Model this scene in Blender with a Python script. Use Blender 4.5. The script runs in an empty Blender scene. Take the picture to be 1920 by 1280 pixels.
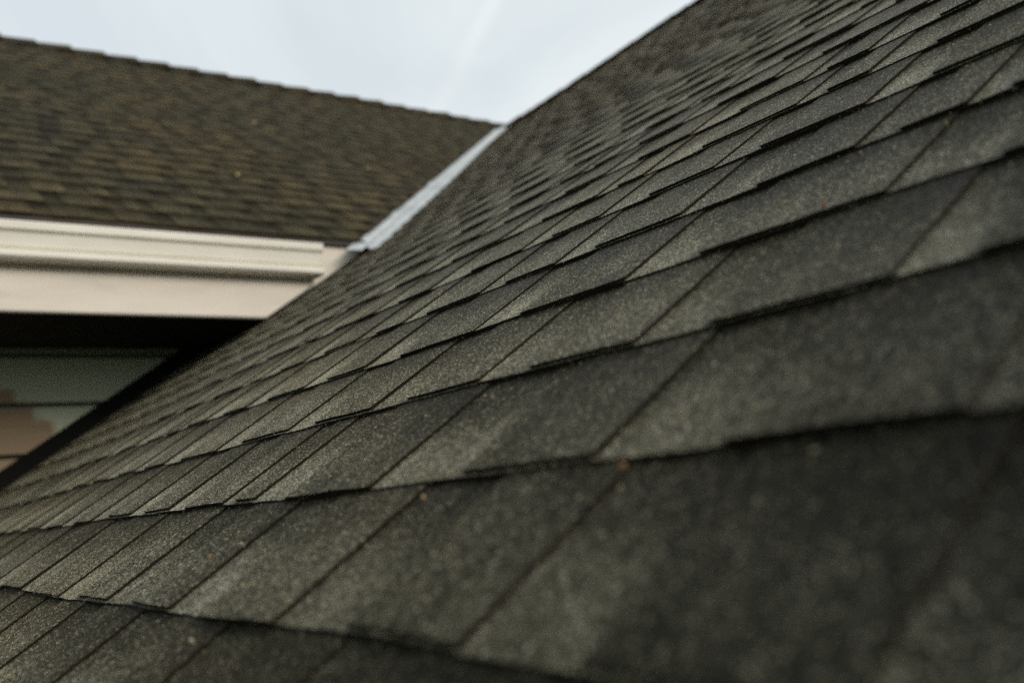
import bpy, math, random
import numpy as np
from mathutils import Matrix, Vector

# ------------------------------------------------------------------ camera, sky, sun, exposure
scene = bpy.context.scene
COL = scene.collection
TH = 0.5938789                      # roof pitch, about 8 in 12
CT, ST, TT = math.cos(TH), math.sin(TH), math.tan(TH)
CAM = Vector((-0.104109, 0.0, 0.154192))
RIGHT = Vector((0.806483, -0.583427, -0.095905))
DOWN = Vector((0.010773, 0.176679, -0.984210))
FWD = Vector((0.591159, 0.792715, 0.148774))
FPX = 1809.695                      # focal length for a 1920 px wide frame
cam_data = bpy.data.cameras.new('camera')
cam_data.sensor_width = 36.0
cam_data.lens = FPX / 1920 * 36
cam_data.clip_start = 0.01
cam_data.clip_end = 2000
cam_data.dof.use_dof = True
cam_data.dof.focus_distance = 1.13
cam_data.dof.aperture_fstop = 3.6
cam_data.dof.aperture_blades = 9
cam = bpy.data.objects.new('camera', cam_data)
COL.objects.link(cam)
U_ = -DOWN; B_ = -FWD
cam.matrix_world = Matrix(((RIGHT.x, U_.x, B_.x, CAM.x), (RIGHT.y, U_.y, B_.y, CAM.y),
                           (RIGHT.z, U_.z, B_.z, CAM.z), (0, 0, 0, 1)))
scene.camera = cam

SUN_DIR = Vector((0.22, -0.86, 0.47)).normalized()      # towards the sun, behind the camera
world = bpy.data.worlds.new('World')
scene.world = world
world.use_nodes = True
wn, wl = world.node_tree.nodes, world.node_tree.links
wn.clear()
w_out = wn.new('ShaderNodeOutputWorld')
w_bg = wn.new('ShaderNodeBackground')
w_bg.inputs['Strength'].default_value = 0.10
sky = wn.new('ShaderNodeTexSky')
sky.sky_type = 'NISHITA'
sky.sun_disc = False
sky.sun_elevation = math.asin(SUN_DIR.z)
sky.sun_rotation = math.atan2(SUN_DIR.x, SUN_DIR.y)
sky.dust_density = 2.0
w_tc = wn.new('ShaderNodeTexCoord')
w_map = wn.new('ShaderNodeMapping')
w_map.inputs['Scale'].default_value = (2.2, 1.0, 4.5)
w_map.inputs['Rotation'].default_value = (0.3, 0.5, 0.6)
w_map.inputs['Location'].default_value = (0.9, 0.4, 0.2)
w_noise = wn.new('ShaderNodeTexNoise')
w_noise.inputs['Scale'].default_value = 1.1
w_noise.inputs['Detail'].default_value = 5
w_noise.inputs['Roughness'].default_value = 0.55
w_noise.inputs['Distortion'].default_value = 0.6
w_ramp = wn.new('ShaderNodeMapRange')
w_ramp.inputs['From Min'].default_value = 0.36
w_ramp.inputs['From Max'].default_value = 0.66
w_ramp.inputs['To Min'].default_value = 0.76
w_ramp.inputs['To Max'].default_value = 1.0
w_mix = wn.new('ShaderNodeMix')
w_mix.data_type = 'RGBA'
w_mix.inputs['B'].default_value = (8.7, 9.35, 9.5, 1)     # thin bright overcast veil
wl.new(w_tc.outputs['Generated'], w_map.inputs['Vector'])
wl.new(w_map.outputs['Vector'], w_noise.inputs['Vector'])
wl.new(w_noise.outputs['Fac'], w_ramp.inputs['Value'])
wl.new(w_ramp.outputs['Result'], w_mix.inputs['Factor'])
# a soft old vapour trail crossing the veil
w_dot = wn.new('ShaderNodeVectorMath'); w_dot.operation = 'DOT_PRODUCT'
w_dot.inputs[1].default_value = (-0.8174, 0.2992, 0.4923)
w_abs = wn.new('ShaderNodeMath'); w_abs.operation = 'ABSOLUTE'
w_tr = wn.new('ShaderNodeMapRange'); w_tr.interpolation_type = 'SMOOTHSTEP'
for k_, x_ in zip(('From Min', 'From Max', 'To Min', 'To Max'), (0.0, 0.014, 1.0, 0.0)): w_tr.inputs[k_].default_value = x_
w_n2 = wn.new('ShaderNodeTexNoise'); w_n2.inputs['Scale'].default_value = 9.0; w_n2.inputs['Detail'].default_value = 4
w_n2m = wn.new('ShaderNodeMapRange')
for k_, x_ in zip(('From Min', 'From Max', 'To Min', 'To Max'), (0.35, 0.65, 0.2, 1.0)): w_n2m.inputs[k_].default_value = x_
w_mul = wn.new('ShaderNodeMath'); w_mul.operation = 'MULTIPLY'
w_mix2 = wn.new('ShaderNodeMix'); w_mix2.data_type = 'RGBA'
w_mix2.inputs['B'].default_value = (9.9, 10.0, 9.9, 1)
w_half = wn.new('ShaderNodeMath'); w_half.operation = 'MULTIPLY'; w_half.inputs[1].default_value = 0.42
wl.new(w_tc.outputs['Generated'], w_dot.inputs[0]); wl.new(w_dot.outputs['Value'], w_abs.inputs[0])
wl.new(w_abs.outputs[0], w_tr.inputs['Value'])
wl.new(w_tc.outputs['Generated'], w_n2.inputs['Vector']); wl.new(w_n2.outputs['Fac'], w_n2m.inputs['Value'])
wl.new(w_tr.outputs['Result'], w_mul.inputs[0]); wl.new(w_n2m.outputs['Result'], w_mul.inputs[1])
wl.new(w_mul.outputs[0], w_half.inputs[0]); wl.new(w_half.outputs[0], w_mix2.inputs['Factor'])
wl.new(w_mix.outputs['Result'], w_mix2.inputs['A'])
wl.new(sky.outputs['Color'], w_mix.inputs['A'])
wl.new(w_mix2.outputs['Result'], w_bg.inputs['Color'])
wl.new(w_bg.outputs['Background'], w_out.inputs['Surface'])

sun_data = bpy.data.lights.new('sun', 'SUN')
sun_data.energy = 1.5
sun_data.angle = math.radians(24)
sun_data.color = (1.0, 0.90, 0.76)
sun = bpy.data.objects.new('sun', sun_data)
COL.objects.link(sun)
sun.rotation_euler = SUN_DIR.to_track_quat('Z', 'Y').to_euler()

vs = scene.view_settings
vs.view_transform = 'Standard'
vs.look = 'None'
vs.exposure = 0.0
vs.gamma = 1.0
vs.use_curve_mapping = False
scene.cycles.use_denoising = False
scene.cycles.max_bounces = 6
scene.cycles.use_adaptive_sampling = False

# ------------------------------------------------------------------ materials
def new_mat(name):
    m = bpy.data.materials.new(name)
    m.use_nodes = True
    nt = m.node_tree
    b = nt.nodes['Principled BSDF']
    return m, nt.nodes, nt.links, b


class NB:
    """small node-building helper"""
    def __init__(self, nodes, links):
        self.n, self.l = nodes, links

    def _in(self, sock, v):
        if isinstance(v, bpy.types.NodeSocket):
            self.l.new(v, sock)
        else:
            sock.default_value = v

    def math(self, op, a, b=0.0, clamp=False):
        n = self.n.new('ShaderNodeMath'); n.operation = op; n.use_clamp = clamp
        self._in(n.inputs[0], a); self._in(n.inputs[1], b)
        return n.outputs[0]

    def mix(self, f, a, b, blend='MIX'):
        n = self.n.new('ShaderNodeMix'); n.data_type = 'RGBA'; n.blend_type = blend
        self._in(n.inputs['Factor'], f); self._in(n.inputs['A'], a); self._in(n.inputs['B'], b)
        return n.outputs['Result']

    def rng(self, v, a, b, c, d, smooth=False):
        n = self.n.new('ShaderNodeMapRange')
        if smooth: n.interpolation_type = 'SMOOTHSTEP'
        self._in(n.inputs['Value'], v)
        for k, x in zip(('From Min', 'From Max', 'To Min', 'To Max'), (a, b, c, d)):
            self._in(n.inputs[k], x)
        return n.outputs['Result']

    def ramp(self, v, stops):
        n = self.n.new('ShaderNodeValToRGB')
        e = n.color_ramp.elements
        while len(e) < len(stops): e.new(0.5)
        for el, (p, c) in zip(e, stops):
            el.position = p; el.color = (*c, 1) if len(c) == 3 else c
        self._in(n.inputs['Fac'], v)
        return n.outputs['Color']

    def noise(self, vec, scale, detail=3, rough=0.5, dist=0.0):
        n = self.n.new('ShaderNodeTexNoise')
        self._in(n.inputs['Vector'], vec)
        n.inputs['Scale'].default_value = scale; n.inputs['Detail'].default_value = detail
        n.inputs['Roughness'].default_value = rough; n.inputs['Distortion'].default_value = dist
        return n.outputs['Fac']

    def voro(self, vec, scale):
        n = self.n.new('ShaderNodeTexVoronoi')
        self._in(n.inputs['Vector'], vec); n.inputs['Scale'].default_value = scale
        return n

    def attr(self, name):
        n = self.n.new('ShaderNodeAttribute'); n.attribute_name = name
        return n

    def sep(self, v):
        n = self.n.new('ShaderNodeSeparateXYZ'); self._in(n.inputs[0], v)
        return n.outputs

    def vmul(self, v, s):
        n = self.n.new('ShaderNodeVectorMath'); n.operation = 'MULTIPLY'
        self._in(n.inputs[0], v); n.inputs[1].default_value = s
        return n.outputs[0]

    def bump(self, h, strength, dist):
        n = self.n.new('ShaderNodeBump')
        n.inputs['Strength'].default_value = strength; n.inputs['Distance'].default_value = dist
        self._in(n.inputs['Height'], h)
        return n.outputs['Normal']


def shingle_material(name, cool, warm, gain, rough, spec, sheen, slot_hi, slot_lo):
    """ceramic granules on asphalt; attributes: st = (slope, along, 0) in metres, cell = (v, slot, random)"""
    m, nodes, links, b = new_mat(name)
    k = NB(nodes, links)
    st = k.attr('st').outputs['Vector']
    ce = k.sep(k.attr('cell').outputs['Vector'])
    v, slot, rnd = ce[0], ce[1], ce[2]
    geo = nodes.new('ShaderNodeNewGeometry').outputs['Position']
    vo = k.voro(geo, 680)
    g = k.sep(vo.outputs['Color'])
    gran = k.ramp(g[0], [(0.0, (.016, .017, .016)), (.45, (.030, .030, .027)), (.72, (.060, .060, .053)),
                         (.88, (.125, .122, .105)), (.965, (.25, .24, .205)), (1.0, (.52, .50, .44))])
    # product colours: teeth mid grey, the layer between them blended pale at the butt, dark under the lap
    streak = k.noise(k.vmul(st, (5.0, 34.0, 1.0)), 1.0, 4, 0.6)
    blotch = k.noise(st, 22.0, 3, 0.5)
    large = k.noise(geo, 2.3, 3, 0.5)
    medium = k.noise(k.vmul(st, (9.0, 17.0, 1.0)), 1.0, 3, 0.55)
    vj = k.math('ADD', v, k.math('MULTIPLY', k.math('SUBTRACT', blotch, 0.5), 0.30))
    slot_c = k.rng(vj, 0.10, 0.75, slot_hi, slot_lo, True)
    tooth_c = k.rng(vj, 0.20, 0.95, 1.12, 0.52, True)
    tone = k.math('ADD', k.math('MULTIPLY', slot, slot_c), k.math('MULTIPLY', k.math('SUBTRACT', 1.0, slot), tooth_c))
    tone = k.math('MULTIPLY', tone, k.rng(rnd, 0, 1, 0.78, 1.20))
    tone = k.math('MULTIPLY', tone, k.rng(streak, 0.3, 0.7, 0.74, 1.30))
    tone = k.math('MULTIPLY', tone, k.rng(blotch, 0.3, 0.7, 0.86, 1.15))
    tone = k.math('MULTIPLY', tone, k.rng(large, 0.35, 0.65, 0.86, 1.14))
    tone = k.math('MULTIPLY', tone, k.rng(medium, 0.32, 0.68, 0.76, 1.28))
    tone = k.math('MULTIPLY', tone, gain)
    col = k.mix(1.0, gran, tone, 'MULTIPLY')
    tint = k.mix(k.rng(large, 0.4, 0.62, 0.0, 1.0), cool, warm)
    col = k.mix(1.0, col, tint, 'MULTIPLY')
    # thin lichen and dust specks
    vo2 = k.voro(geo, 105)
    s2 = k.sep(vo2.outputs['Color'])
    on = k.math('MULTIPLY', k.math('GREATER_THAN', s2[0], 0.955),
                k.math('LESS_THAN', vo2.outputs['Distance'], 0.17))
    col = k.mix(k.math('MULTIPLY', on, 0.65), col, k.mix(s2[1], (.20, .12, .05, 1), (.24, .22, .12, 1)))
    links.new(col, b.inputs['Base Color'])
    b.inputs['Roughness'].default_value = rough
    b.inputs['Specular IOR Level'].default_value = spec
    b.inputs['Sheen Weight'].default_value = sheen
    b.inputs['Sheen Roughness'].default_value = 0.28
    links.new(k.mix(1.0, k.mix(1.0, col, (11.5, 11.5, 11.5, 1), 'MULTIPLY'), (1, 1, 1, 1), 'DARKEN'), b.inputs['Sheen Tint'])
    h = k.math('SUBTRACT', k.math('MULTIPLY', g[1], 0.7), vo.outputs['Distance'])
    links.new(k.bump(h, 0.45, 0.0008), b.inputs['Normal'])
    return m


def plain(name, col, rough=0.6, spec=0.4, metal=0.0, var=0.12, scale=6.0, bump=0.0, bscale=200.0):
    m, nodes, links, b = new_mat(name)
    k = NB(nodes, links)
    geo = nodes.new('ShaderNodeNewGeometry').outputs['Position']
    n = k.noise(geo, scale, 5, 0.6)
    f = k.rng(n, 0.3, 0.7, 1 - var, 1 + var)
    links.new(k.mix(1.0, (*col, 1), f, 'MULTIPLY'), b.inputs['Base Color'])
    b.inputs['Roughness'].default_value = rough
    b.inputs['Specular IOR Level'].default_value = spec
    b.inputs['Metallic'].default_value = metal
    if bump:
        links.new(k.bump(k.noise(geo, bscale, 4, 0.6), bump, 0.002), b.inputs['Normal'])
    return m


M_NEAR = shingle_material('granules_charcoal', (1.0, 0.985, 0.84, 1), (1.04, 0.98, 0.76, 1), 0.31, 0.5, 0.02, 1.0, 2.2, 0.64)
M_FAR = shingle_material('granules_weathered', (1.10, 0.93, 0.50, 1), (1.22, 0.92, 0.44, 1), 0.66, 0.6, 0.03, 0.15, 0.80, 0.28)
def edge_material():
    m, nodes, links, b = new_mat('asphalt_cut_edge')
    k = NB(nodes, links)
    geo = nodes.new('ShaderNodeNewGeometry').outputs['Position']
    s = k.sep(k.attr('st').outputs['Vector'])[0]
    patch = k.noise(geo, 3.2, 4, 0.6)
    fine = k.noise(geo, 260.0, 3, 0.6)
    age = k.math('MULTIPLY', k.rng(s, 1.1, 3.2, 0.0, 1.0, True), k.rng(patch, 0.38, 0.58, 0.35, 1.0))
    age = k.math('MAXIMUM', age, k.math('MULTIPLY', k.rng(fine, 0.58, 0.75, 0.0, 1.0), 0.25))
    links.new(k.mix(age, (.0130, .0105, .0068, 1), (.085, .062, .036, 1)), b.inputs['Base Color'])
    b.inputs['Roughness'].default_value = 0.95
    b.inputs['Specular IOR Level'].default_value = 0.1
    links.new(k.bump(fine, 0.6, 0.001), b.inputs['Normal'])
    return m


M_EDGE = edge_material()
M_DECK = plain('roofing_felt', (.018, .017, .015), 0.95, 0.2)
M_METAL = plain('galvanised_flashing', (.54, .56, .565), 0.5, 0.5, 0.5, 0.16, 7, 0.08, 60)
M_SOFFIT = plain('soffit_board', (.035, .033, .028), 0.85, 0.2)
M_GRASS = plain('lawn', (.05, .075, .03), 0.95, 0.2, 0, 0.4, 1.5)
M_WALLB = plain('house_siding', (.16, .17, .13), 0.8, 0.3)


def cream_material(name, col, dirt):
    m, nodes, links, b = new_mat(name)
    k = NB(nodes, links)
    geo = nodes.new('ShaderNodeNewGeometry').outputs['Position']
    n = k.noise(k.vmul(geo, (3.0, 8.0, 14.0)), 1.0, 5, 0.6)
    c = k.mix(1.0, (*col, 1), k.rng(n, 0.3, 0.7, 0.90, 1.06), 'MULTIPLY')
    d = k.noise(k.vmul(geo, (1.2, 4.0, 6.0)), 3.0, 6, 0.7)
    c = k.mix(k.rng(d, 0.55, 0.78, 0.0, dirt), c, (.30, .20, .11, 1))
    links.new(c, b.inputs['Base Color'])
    b.inputs['Roughness'].default_value = 0.5
    b.inputs['Specular IOR Level'].default_value = 0.35
    links.new(k.bump(k.noise(geo, 90, 3, 0.6), 0.06, 0.001), b.inputs['Normal'])
    return m


M_GUTTER = cream_material('cream_gutter_enamel', (.84, .80, .71), 0.12)
M_FASCIA = cream_material('cream_fascia_paint', (.78, .71, .62), 0.25)


def siding_material():
    """grey-green paint with one ragged brown patch low on the left"""
    m, nodes, links, b = new_mat('siding_paint')
    k = NB(nodes, links)
    geo = nodes.new('ShaderNodeNewGeometry').outputs['Position']
    p = k.sep(geo)
    n = k.noise(geo, 17.0, 4, 0.6)
    n2 = k.noise(k.vmul(geo, (2.0, 1.0, 60.0)), 1.0, 4, 0.6)
    # brown patch mixed into the colour: its ragged edge steps down to the right
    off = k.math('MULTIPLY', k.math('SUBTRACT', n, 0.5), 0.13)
    brown_mask = 0.0
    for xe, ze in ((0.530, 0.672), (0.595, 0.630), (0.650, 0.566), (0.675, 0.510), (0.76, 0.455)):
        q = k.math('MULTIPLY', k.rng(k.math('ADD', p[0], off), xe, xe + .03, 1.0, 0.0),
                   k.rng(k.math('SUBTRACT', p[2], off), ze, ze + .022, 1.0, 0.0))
        brown_mask = k.math('MAXIMUM', brown_mask, q)
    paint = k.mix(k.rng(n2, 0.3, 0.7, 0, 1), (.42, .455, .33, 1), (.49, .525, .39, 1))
    brown_col = k.mix(k.rng(n2, 0.3, 0.7, 0, 1), (.26, .185, .115, 1), (.32, .235, .15, 1))
    links.new(k.mix(brown_mask, paint, brown_col), b.inputs['Base Color'])
    b.inputs['Roughness'].default_value = 0.75
    b.inputs['Specular IOR Level'].default_value = 0.3
    links.new(k.bump(n2, 0.12, 0.001), b.inputs['Normal'])
    return m


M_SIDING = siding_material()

# ------------------------------------------------------------------ helpers
def link(o, parent=None):
    COL.objects.link(o)
    if parent is not None:
        o.parent = parent
    return o


def empty(name, loc, **props):
    o = bpy.data.objects.new(name, None)
    o.location = loc
    for k_, v_ in props.items(): o[k_] = v_
    return link(o)


def mesh_obj(name, verts, faces, mats, parent=None, mat_idx=None, smooth=False, origin=None, attrs=None, **props):
    me = bpy.data.meshes.new(name)
    off = Vector(origin) if origin is not None else Vector((0, 0, 0))
    me.from_pydata([tuple(Vector(v_) - off) for v_ in verts], [], faces)
    for m_ in (mats if isinstance(mats, (list, tuple)) else [mats]): me.materials.append(m_)
    if mat_idx is not None: me.polygons.foreach_set('material_index', mat_idx)
    if smooth: me.polygons.foreach_set('use_smooth', [True] * len(me.polygons))
    for an, data in (attrs or {}).items():
        a = me.attributes.new(an, 'FLOAT_VECTOR', 'POINT')
        a.data.foreach_set('vector', np.asarray(data, dtype=np.float32).ravel())
    me.update()
    o = bpy.data.objects.new(name, me)
    link(o, parent)
    o.location = off
    if parent is not None:
        o.location = off - parent.location if parent.type == 'EMPTY' else off
    for k_, v_ in props.items(): o[k_] = v_
    return o


def box_vf(x0, x1, y0, y1, z0, z1):
    v_ = [(x, y, z) for z in (z0, z1) for y in (y0, y1) for x in (x0, x1)]
    return v_, [(0, 2, 3, 1), (4, 5, 7, 6), (0, 1, 5, 4), (2, 6, 7, 3), (0, 4, 6, 2), (1, 3, 7, 5)]


def prism_x(profile, x0, x1):
    """closed yz profile swept along x; x0/x1 may be functions of (y, z)"""
    f0 = x0 if callable(x0) else (lambda y, z: x0)
    f1 = x1 if callable(x1) else (lambda y, z: x1)
    n = len(profile)
    v_ = [(f0(y, z), y, z) for y, z in profile] + [(f1(y, z), y, z) for y, z in profile]
    fs = [(i, (i + 1) % n, n + (i + 1) % n, n + i) for i in range(n)]
    fs += [tuple(range(n - 1, -1, -1)), tuple(range(n, 2 * n))]
    return v_, fs


# ------------------------------------------------------------------ frames of the two roof slopes
E_ = 0.143                 # shingle exposure
S0 = 0.06771               # course phase
N_SINK = -0.006            # shingle seats lie a little under the fitted plane
VC = 1.58                  # valley in plan: y = x + VC
XR = 4.88                  # ridge of the near wing
YR = XR + VC               # ridge of the far wing
ZR = XR * TT
Y_EAVE = 3.325             # far wing eave edge
Y_WALL = 4.0
GAP = 0.074                # metal left open each side of the valley


def ridge_lift(t):         # the ridge hangs a little lower at the valley end than towards the camera
    f = max(0.0, min(1.0, (6.2 - t) / 2.4))
    return 0.060 * f * f * (3 - 2 * f)


def PA(s, t, n):           # near slope: s up the slope, t along the courses, n off the surface
    sag = max(0.0, min(1.0, (t - 1.6) / 1.8, (5.6 - t) / 1.8))
    n = n + N_SINK - 0.009 * sag * sag * (3 - 2 * sag)          # the old slope sags a little towards the valley
    if s > 3.4:
        f = min(1.0, (s - 3.4) / 2.3)
        n += ridge_lift(t) * CT * f * f
    return (s * CT - n * ST, t, s * ST + n * CT)


def PB(q, t, n):           # far slope: q up the slope, t along x
    return (t, VC + q * CT - n * ST, q * ST + n * CT)


def px_area(P, Ps, Pt):
    """pixels per unit (s, t) area around P, or 0 outside the frame"""
    def pr(Q):
        d = Vector(Q) - CAM
        z = d.dot(FWD)
        if z < 0.03: return None
        return (960 + FPX * d.dot(RIGHT) / z, 640 + FPX * d.dot(DOWN) / z)
    a, b_, c = pr(P), pr(Ps), pr(Pt)
    if None in (a, b_, c) or not (-10 < a[0] < 1930 and -10 < a[1] < 1290): return 0.0
    return abs((b_[0] - a[0]) * (c[1] - a[1]) - (b_[1] - a[1]) * (c[0] - a[0]))


def shown(mapf, s0, s1, t0, t1):
    tot, d = 0.0, 0.002
    for i in range(4):
        for j in range(6):
            s, t = s0 + (s1 - s0) * (i + .5) / 4, t0 + (t1 - t0) * (j + .5) / 6
            tot += px_area(mapf(s, t, 0), mapf(s + d, t, 0), mapf(s, t + d, 0)) / d / d
    return tot / 24 * (s1 - s0) * (t1 - t0)


BASE_H, TOP_H, TOOTH_H = 0.0047, 0.0008, 0.0026


class Patch:
    """collects the faces of one shingle (or of the joined rest)"""
    def __init__(self):
        self.v, self.f, self.mi, self.st, self.ce = [], [], [], [], []

    def vert(self, p, s, t, v, slot, rnd):
        self.v.append(p); self.st.append((s, t, rnd * 3.0)); self.ce.append((v, slot, rnd))
        return len(self.v) - 1

    def face(self, idx, m):
        self.f.append(idx); self.mi.append(m)


def wob(t, row, seed):
    """slow wander of a butt line along its course"""
    return (0.0016 * math.sin(t * 5.3 + row * 2.1 + seed) + 0.0010 * math.sin(t * 13.7 + row * 4.7 + seed)
            + 0.0007 * math.sin(t * 41.0 + row * 7.9))


def sheet(pt, mapf, sb, st_, ta, tb, nb, nt, drop, segs, slot, rnd, rg, tlim, rough, lift=(0, 0), row=0, seed=0):
    """one layer: top surface from butt line sb up to st_, cut butt face and both side faces below it"""
    bot, top, low = [], [], []
    toplow = []
    for i in range(segs + 1):
        u = i / segs
        t = ta + (tb - ta) * u
        s_b = sb + wob(t, row, seed) + rg.uniform(-rough, rough)
        n_b = nb + lift[0] * (1 - u) + lift[1] * u + rg.uniform(-rough, rough) * 0.25
        tbm = tlim(s_b, sb); ttm = tlim(st_, sb)
        t_b, t_t = min(t, tbm), min(t, ttm)
        bot.append(pt.vert(mapf(s_b, t_b, n_b), s_b, t_b, 0.0, slot, rnd))
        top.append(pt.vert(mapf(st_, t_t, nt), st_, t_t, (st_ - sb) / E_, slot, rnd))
        low.append(pt.vert(mapf(s_b + 0.0006, t_b, n_b - drop), s_b, t_b, 0.0, slot, rnd))
        toplow.append(pt.vert(mapf(st_, t_t, nt - drop), st_, t_t, 1.0, slot, rnd))
    # the butt edge gets its own vertices so that the cut reads crisp
    for i in range(segs):
        pt.face((bot[i], top[i], top[i + 1], bot[i + 1]), 0)
        pt.face((low[i], bot[i], bot[i + 1], low[i + 1]), 1)
    pt.face((low[0], toplow[0], top[0], bot[0]), 1)
    pt.face((low[-1], bot[-1], top[-1], toplow[-1]), 1)


def shingle_cell(pt, mapf, row, s_b, ta, frac, tb, rg, segs, tlim, seed):
    rnd = rg.random()
    st_ = s_b + E_ + 0.018
    tm = ta + (tb - ta) * frac
    js = rg.uniform(-0.0010, 0.0010)
    lift = rg.uniform(-0.0004, 0.0010)
    # base layer over the whole width
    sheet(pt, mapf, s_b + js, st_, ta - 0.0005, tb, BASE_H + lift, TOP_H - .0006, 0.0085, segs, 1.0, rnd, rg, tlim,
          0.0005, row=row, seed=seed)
    # raised tooth, its butt set back a little, its near side a clean cut
    back = rg.choice((-0.0006, -0.0003, 0.0004, 0.0016, 0.0030)) + js
    l0, l1 = rg.uniform(0, 0.0007), rg.uniform(0, 0.0007)
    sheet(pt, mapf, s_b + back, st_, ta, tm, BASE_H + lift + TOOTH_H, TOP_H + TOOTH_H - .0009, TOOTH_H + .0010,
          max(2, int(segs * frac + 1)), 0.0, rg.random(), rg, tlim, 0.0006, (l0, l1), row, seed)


SPACING = (0.205, 0.20, 0.195, 0.21, 0.24, 0.25, 0.16, 0.175, 0.20, 0.10)


def fill(known, lo, hi, rg):
    """tooth edges of one course: the known ones, continued both ways"""
    e = sorted(known) if known else [lo + rg.uniform(0, 0.2)]
    while e[0] > lo: e.insert(0, e[0] - rg.choice(SPACING))
    while e[-1] < hi: e.append(e[-1] + rg.choice(SPACING))
    return e


def build_field(roof, mat, mapf, courses, tlim, keep, seed, label_rest, fr=(0.50, 0.66)):
    """courses: list of (row, butt s, edges); the cells that show largest become parts, the rest one joined part"""
    rg = random.Random(seed)
    cells = []
    for row, sb, edges in courses:
        for a, b_ in zip(edges[:-1], edges[1:]):
            if a > max(tlim(sb), tlim(sb + E_)) - 0.01: continue
            cells.append((shown(mapf, sb, sb + E_, a, min(b_, max(tlim(sb), a + .01))), row, sb, a, b_))
    cells.sort(key=lambda c: -c[0])
    rest = Patch()
    for i, (area, row, sb, a, b_) in enumerate(cells):
        own = i < keep and area > 12
        pt = Patch() if own else rest
        segs = 10 if area > 9000 else 6 if area > 1500 else 3
        cr = random.Random(seed * 7919 + row * 1013 + int(a * 1000))
        shingle_cell(pt, mapf, row, sb, a, cr.uniform(*fr), b_, cr, segs, tlim, seed)
        if own:
            mesh_obj('shingle', pt.v, pt.f, [mat, M_EDGE], roof, pt.mi, origin=pt.v[0],
                     attrs={'st': pt.st, 'cell': pt.ce})
    mesh_obj('shingle_field', rest.v, rest.f, [mat, M_EDGE], roof, rest.mi, attrs={'st': rest.st, 'cell': rest.ce},
             kind='stuff', label=label_rest)


# ------------------------------------------------------------------ ground
v_, f_ = [(-600, -600, -4.3), (600, -600, -4.3), (600, 600, -4.3), (-600, 600, -4.3)], [(0, 1, 2, 3)]
mesh_obj('ground', v_, f_, M_GRASS, kind='structure')

# ------------------------------------------------------------------ near wing
near = empty('house_wing', (0, 0, 0), category='house',
             label='near house wing whose steep charcoal shingle roof fills the right foreground')
Y0 = -2.6
S_LOW = (-13 + S0) * E_
x_low = S_LOW * CT
# deck: both slopes as one solid, cut back along the valley
d = 0.004
deck_v = [(x_low, Y0, x_low * TT), (x_low, Y_WALL + .3, x_low * TT), (1.62, Y_WALL + .3, 1.62 * TT),
          (Y_WALL + .3 - VC, Y_WALL + .3, (Y_WALL + .3 - VC) * TT), (XR, YR, ZR), (XR, Y0, ZR),
          (2 * XR + 1.5, Y0, -1.5 * TT), (2 * XR + 1.5, YR + 5, -1.5 * TT), (XR, YR + 5, ZR)]
deck_v = [(x, y, z - 0.030) for x, y, z in deck_v]
deck_f = [(0, 5, 4, 3, 2, 1), (5, 6, 7, 8, 4)]
n_ = len(deck_v)
deck_v += [(x, y, z - 0.10) for x, y, z in deck_v]
deck_f += [tuple(i + n_ for i in reversed(f)) for f in deck_f]
deck_f += [(0, 1, 1 + n_, n_), (0, n_, 5 + n_, 5), (5, 5 + n_, 6 + n_, 6)]
near_roof = mesh_obj('roof', deck_v, deck_f, M_DECK, near,
                     label='near roof slope of charcoal laminated shingles running up to the right')

KNOWN = {0: [0.485, 0.658, 0.862, 1.064, 1.251, 1.401],
         1: [0.171, 0.374, 0.581, 0.791, 0.986, 1.186, 1.429, 1.669, 1.948],
         2: [0.191, 0.406, 0.664, 0.907, 0.995, 1.186, 1.355, 1.56, 1.757, 1.964],
         3: [0.284, 0.483, 0.686, 0.882, 1.099, 1.341, 1.594, 1.769],
         4: [0.352, 0.611, 0.852, 1.106, 1.301, 1.532],
         5: [0.245, 0.345, 0.443, 0.644, 0.846, 1.006, 1.209, 1.362],
         6: [0.298, 0.498, 0.696, 0.892, 1.063],
         7: [0.562, 0.662, 0.919]}


def lim_a(s, sb=None):
    x = s * CT
    return Y_WALL + 0.05 if (s if sb is None else sb) * CT < 1.60 else x + VC - GAP * 1.25


rg = random.Random(11)
courses = []
row = -13
while (row + S0) * E_ < XR / CT - 0.16:
    sb = (row + S0) * E_
    courses.append((row, sb, fill(KNOWN.get(row, []), -1.2, max(lim_a(sb), lim_a(sb + E_)), rg)))
    row += 1
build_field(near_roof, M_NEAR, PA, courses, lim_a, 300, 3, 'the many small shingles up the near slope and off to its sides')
TOP_A = (row + S0) * E_


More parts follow.
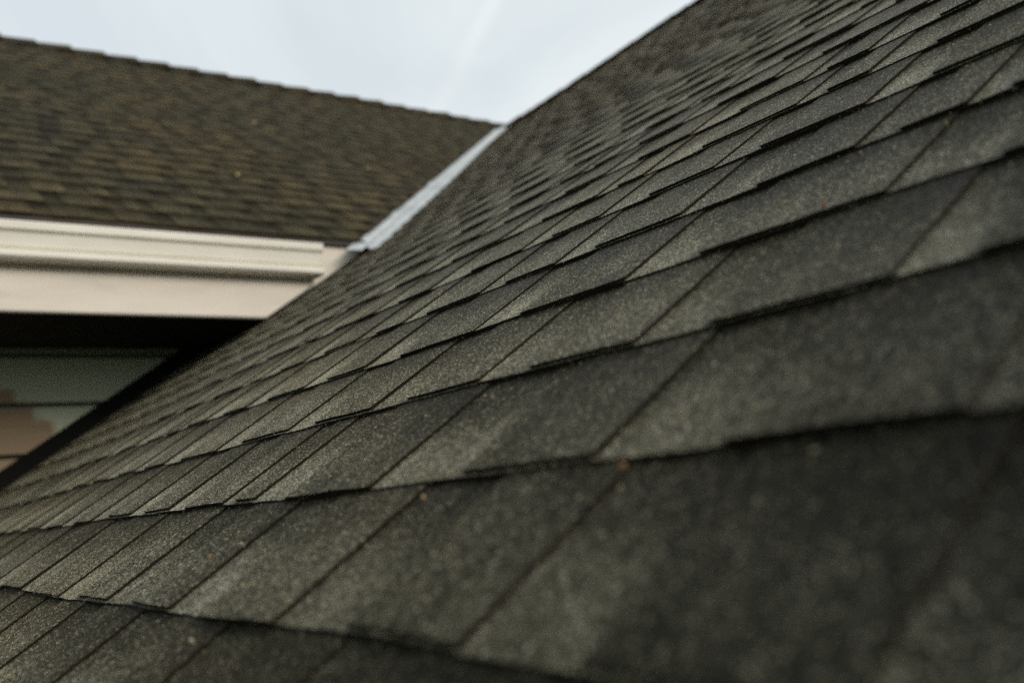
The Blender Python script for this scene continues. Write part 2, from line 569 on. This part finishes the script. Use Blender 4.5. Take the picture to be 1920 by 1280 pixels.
def ridge_caps(roof, mat, n, p0, step, along, flank_a, flank_b, name='ridge_cap', seed=5, rise=0.020, lift=None):
    """bent caps lapped along a ridge; each climbs to a thick butt at its far end along `along`"""
    rg_ = random.Random(seed)
    p0, al, fa, fb = Vector(p0), Vector(along), Vector(flank_a), Vector(flank_b)
    W = 0.155
    for i in range(n):
        st = step * rg_.uniform(0.95, 1.05)
        a = p0 + al * step * i
        r = rise * rg_.uniform(0.8, 1.25)
        pt = Patch()
        ln = step * 1.12
        rnd = rg_.random()
        rings = []
        for u, h in ((0.0, 0.006), (0.5, 0.006 + r * .5), (1.0, 0.006 + r)):
            c = a + al * (ln * u)
            if lift: c.z += lift(c.y)
            ring = []
            for fl, w in ((fa, W), (fa, W * .5), (fa, 0.02), (None, 0), (fb, 0.02), (fb, W * .5), (fb, W)):
                q = c + (fl * w if fl else Vector((0, 0, 0))) + Vector((0, 0, h + (0.004 if fl is None else 0)))
                ring.append(pt.vert(tuple(q), w, u * ln + i * step, 0.75, 0.0, rnd))
            rings.append(ring)
        under = [pt.vert(tuple(Vector(pt.v[j]) - Vector((0, 0, r + .004))), 0, 0, 0, 0, rnd) for j in rings[-1]]
        for ra, rb in zip(rings[:-1], rings[1:]):
            for j in range(6): pt.face((ra[j], rb[j], rb[j + 1], ra[j + 1]), 0)
        for j in range(6): pt.face((rings[-1][j], under[j], under[j + 1], rings[-1][j + 1]), 1)
        for e in (0, 6):
            lo = [pt.vert(tuple(Vector(pt.v[rings[q][e]]) - Vector((0, 0, .004))), 0, 0, 0, 0, rnd) for q in range(3)]
            for q in range(2): pt.face((rings[q][e], rings[q + 1][e], lo[q + 1], lo[q]), 1)
        mesh_obj(name, pt.v, pt.f, [mat, M_EDGE], roof, pt.mi, origin=pt.v[0], attrs={'st': pt.st, 'cell': pt.ce})


DA, DA2 = (-CT, 0, -ST), (CT, 0, -ST)
ridge_caps(near_roof, M_NEAR, 27, (XR, YR - 0.05, ZR + .006), 0.143, (0, -1, 0), DA, DA2, seed=8, rise=0.014, lift=ridge_lift)
# lower walls of the near wing, out of frame
v_, f_ = box_vf(x_low + .45, 2 * XR + 1.0, Y0 + .3, Y_WALL - 0.02, -4.3, x_low * TT - 0.11)
mesh_obj('wall', v_, f_, M_WALLB, near)

# ------------------------------------------------------------------ far wing
far = empty('house_wing', (0, 4.85, 0), category='house',
            label='far house wing with brownish shingle roof, cream gutter and fascia, dark recess below')
X0 = -5.0
deck = [(Y_EAVE, (Y_EAVE - VC) * TT), (YR, ZR), (2 * YR - Y_EAVE, (Y_EAVE - VC) * TT)]


def val_x(y, z): return min(y, 2 * YR - y) - VC


v_ = []
for y, z in deck: v_.append((X0, y, z - .012))
for y, z in deck: v_.append((min(y, YR) - VC if y <= YR else XR, y, z - .012))
n_ = len(v_)
f_ = [(0, 3, 4, 1), (1, 4, 5, 2)]
v_ += [(x, y, z - 0.016) for x, y, z in v_]
f_ += [tuple(i + n_ for i in reversed(f)) for f in f_[:2]] + [(0, n_, n_ + 3, 3), (0, 1, 1 + n_, n_), (1, 2, 2 + n_, 1 + n_)]
far_roof = mesh_obj('roof', v_, f_, M_DECK, far,
                    label='far roof slope of weathered brown-grey shingles seen over the gutter')


def lim_b(q, qb=None):
    return q * CT - GAP * 1.05


QE = (Y_EAVE - VC) / CT - 0.012
rg = random.Random(23)
courses = []
row = 0
while QE + row * E_ < XR / CT - 0.14:
    sb = QE + row * E_
    courses.append((row, sb, fill([], -3.6, max(lim_b(sb), lim_b(sb + E_)), rg)))
    row += 1
build_field(far_roof, M_FAR, PB, courses, lim_b, 300, 17, 'the many small shingles towards the far ridge', (0.52, 0.74))
ridge_caps(far_roof, M_FAR, 44, (XR - 44 * .212, YR, ZR + .004), 0.212, (1, 0, 0), (0, -CT, -ST), (0, CT, -ST), seed=9, rise=0.020)

# drip edge under the first course, fascia, soffit, gutter
ZE = (Y_EAVE - VC) * TT
roof_at = lambda y, z: (z + 0.004) / TT                 # x where the near slope stands at height z
v_, f_ = prism_x([(Y_EAVE - .004, ZE - .004), (Y_EAVE + .10, ZE + .10 * TT - .024), (Y_EAVE + .10, ZE + .10 * TT - .030), (Y_EAVE + .003, ZE - .028), (Y_EAVE - .004, ZE - .028)],
                 X0, lambda y, z: 1.70)
mesh_obj('drip_edge', v_, f_, plain('brown_drip_edge', (.035, .028, .02), 0.6, 0.4), far)
Z_FB = 0.851
v_, f_ = prism_x([(3.338, 1.146), (3.370, 1.160), (3.370, 0.95), (3.338, 0.95)], X0, roof_at)
mesh_obj('fascia_board', v_, f_, M_FASCIA, far, label='upper cream fascia board behind the gutter')
v_, f_ = prism_x([(3.314, 0.984), (3.319, 0.989), (3.3375, 0.989), (3.3375, Z_FB), (3.318, Z_FB), (3.314, Z_FB + .004)], X0, lambda y, z: roof_at(y, z) - 0.010)
mesh_obj('fascia_board', v_, f_, M_FASCIA, far, label='lower cream fascia board with its end cut to the roof slope')
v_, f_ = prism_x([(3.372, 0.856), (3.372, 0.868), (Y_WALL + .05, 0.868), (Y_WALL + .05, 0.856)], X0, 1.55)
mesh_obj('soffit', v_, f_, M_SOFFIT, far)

# K-style gutter: a thin bent sheet, open at the top
G0, GZ = 3.243, 1.130
prof = [(0.095, -0.012), (0.095, -0.118), (0.050, -0.121), (0.020, -0.121), (0.010, -0.118), (0.004, -0.111), (0.005, -0.094),
        (0.030, -0.089), (0.030, -0.084), (0.020, -0.080), (0.014, -0.031), (0.001, -0.027), (0.000, -0.005), (0.004, 0.0), (0.014, 0.0)]
inner = [(0.0155, -0.002), (0.006, -0.003), (0.0025, -0.007), (0.003, -0.025), (0.016, -0.029), (0.022, -0.078), (0.032, -0.083), (0.032, -0.090),
         (0.007, -0.096), (0.006, -0.110), (0.012, -0.116), (0.021, -0.119), (0.050, -0.119), (0.093, -0.116), (0.093, -0.012)]
XG = 1.470
v_, f_ = prism_x([(G0 + a, GZ + b_) for a, b_ in prof + inner], X0, XG)
gutter = mesh_obj('gutter', v_, f_, M_GUTTER, far, label='cream metal gutter with rolled lip along the far eave')
cap_p = [(G0 + a, GZ + b_) for a, b_ in prof]
v_, f_ = prism_x([(y, z) for y, z in cap_p], XG + .0003, XG + .0025)
mesh_obj('end_cap', v_, f_, M_GUTTER, gutter)

# lap siding below the soffit: boards lean out at the bottom
wall_v, wall_f = box_vf(X0, 1.6, Y_WALL + .03, Y_WALL + .15, -4.3, 0.855)
wall = mesh_obj('wall', wall_v, wall_f, M_WALLB, far, label='shaded lap-sided wall under the deep eave, part green and part brown')
for i in range(-1, 9):
    zb = 0.643 - 0.190 * i
    zt = min(zb + 0.172, 0.855)
    # cut to the roof slope where the near roof comes through
    def cut(y, z): return min(1.5, (z - 0.040) / TT)
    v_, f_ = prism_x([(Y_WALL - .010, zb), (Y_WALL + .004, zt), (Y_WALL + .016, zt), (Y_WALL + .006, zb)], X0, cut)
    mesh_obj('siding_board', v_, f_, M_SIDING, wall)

# dark step flashing where the siding stops short of the near roof
v_ = []
for x in (-1.4, 1.27):
    for y, dz in ((Y_WALL - .016, 0.0), (Y_WALL - .016, 0.070), (Y_WALL - .0115, 0.070), (Y_WALL - .0115, 0.0)):
        v_.append((x, y, x * TT + dz))
f_ = [(0, 4, 5, 1), (1, 5, 6, 2), (2, 6, 7, 3), (0, 3, 7, 4), (0, 1, 2, 3), (4, 7, 6, 5)]
mesh_obj('step_flashing', v_, f_, plain('dark_step_flashing', (.006, .006, .005), 0.8, 0.1), wall)

# W-shaped valley flashing: a leaf on each slope and a raised rib in the crease
W_ = 0.092
def val(x, side, w, n):
    """point w metres from the valley line on the near (side 0) or far (side 1) slope"""
    if side == 0:
        p = PA(x / CT, x + VC - w, n)
        return p
    return PB(x / CT, x - w, n)


ring_def = [(1, W_, -.008), (1, .022, -.004), (1, .005, .018), (0, .005, .030), (0, .022, .010), (0, W_, .001)]
v_, f_ = [], []
xs = [1.655 + (4.90 - 1.655) * i / 24 for i in range(25)]
for x in xs:
    for sd, w, n in ring_def:
        v_.append(val(x, sd, w, n))
for i in range(24):
    for j in range(5):
        a = i * 6 + j
        f_.append((a, a + 1, a + 7, a + 6))
vf = mesh_obj('valley_flashing', v_, f_, M_METAL, far, label='pale galvanised valley flashing between the two roof slopes')
md = vf.modifiers.new('sheet', 'SOLIDIFY'); md.thickness = 0.0015; md.offset = -1

# ------------------------------------------------------------------ small bits lying on the roofs
def fragment(mapf, s, t, size, col, label, seed, n0=0.014):
    rg_ = random.Random(seed)
    size *= 0.82 if size < .01 else 1.0
    m = plain('dry_leaf_bit', col, 0.8, 0.3, 0, 0.3, 300)
    v_, ring = [], 7
    for k_ in range(ring):
        a = 2 * math.pi * k_ / ring
        r = size * rg_.uniform(0.6, 1.1)
        v_.append(mapf(s + r * math.cos(a) * .8, t + r * math.sin(a), n0 + size * rg_.uniform(-.05, .55)))
    v_.append(mapf(s, t, n0 + size * .9)); v_.append(mapf(s, t, n0 - .004))
    f_ = [(k_, (k_ + 1) % ring, ring) for k_ in range(ring)] + [((k_ + 1) % ring, k_, ring + 1) for k_ in range(ring)]
    mesh_obj('leaf_fragment', v_, f_, m, None, origin=mapf(s, t, n0), category='leaf', label=label,
             group='dry crumbs lying on the roofs')


OR, YE, PA_ = (.24, .12, .06), (.28, .23, .12), (.33, .29, .20)
for args in [
    (PA, .279, .364, .0032, OR, 'blurred orange crumb beside a shingle edge in the lower right foreground', 1, .010),
    (PA, .268, .546, .0026, (.32, .22, .12), 'tan crumb on the shingle below the second course line', 2, .010),
    (PA, .128, .663, .0036, PA_, 'pale round crumb lodged on a shingle edge near the bottom of the frame', 3, .010),
    (PA, .227, .783, .0028, PA_, 'pale crumb on a tooth edge in the lower left', 4, .010),
    (PA, .210, .821, .0026, OR, 'orange crumb in the lower left, just left of the pale one', 5, .010),
    (PA, .789, 1.183, .0034, (.26, .17, .08), 'brown crumb on a tooth edge near the middle of the roof', 6, .010),
    (PA, .686, .346, .0020, YE, 'yellow crumb near the right edge, upper right of the roof', 7, .008),
    (PA, .695, .422, .0018, YE, 'small yellow crumb on the fourth course at right of centre', 8, .008),
    (PA, .592, .404, .0022, OR, 'small orange crumb sitting on a butt edge right of centre', 9, .010),
    (PA, .657, 1.478, .0034, OR, 'reddish crumb on the near roof below the gutter', 10, .008),
    (PA, .400, .615, .0020, YE, 'small yellowish crumb on the shingle at the centre', 11, .008),
    (PB, 2.890, 1.436, .017, (.45, .30, .15), 'tan dry leaf on the far roof above the gutter', 12, .012),
    (PB, 4.200, 1.970, .017, (.36, .25, .13), 'small tan dry leaf high on the far roof', 13, .012),
    (PB, 3.357, 2.300, .015, (.38, .26, .13), 'small tan dry leaf on the far roof beside the valley flashing', 14, .012),
]:
    fragment(*args)

# loose granules and lichen crumbs, uncountable
rg = random.Random(77)
dv, df, dm = [], [], []
for i in range(2000):
    s, t = rg.uniform(0.05, 1.5), rg.uniform(0.05, 2.4)
    if i % 2:                           # half of it caught against the laps
        s = (round(s / E_ - S0) + S0) * E_ - abs(rg.gauss(0, 0.004)) - .0006
    r = rg.uniform(.0003, .0008) * (1.35 if rg.random() < .1 else 1)
    fr = (s / E_ - S0) % 1.0
    n = BASE_H * (1 - fr) + TOP_H * fr + rg.choice((0.0004, .0036))
    b0 = len(dv)
    for ds, dt, dn in ((r, 0, 0), (0, r, 0), (-r, 0, 0), (0, -r, 0), (0, 0, r), (0, 0, -r)):
        dv.append(PA(s + ds, t + dt, n + dn))
    for a, b_ in ((0, 1), (1, 2), (2, 3), (3, 0)):
        df.append((b0 + a, b0 + b_, b0 + 4)); df.append((b0 + b_, b0 + a, b0 + 5))
        mi = 0 if i % 3 else 1
        dm += [mi, mi]
mesh_obj('loose_granules', dv, df, [plain('pale_granule', (.20, .19, .15), .8), plain('ochre_granule', (.17, .11, .06), .8)],
         None, dm, kind='stuff', category='grit', label='loose pale and ochre grit scattered over the near roof')
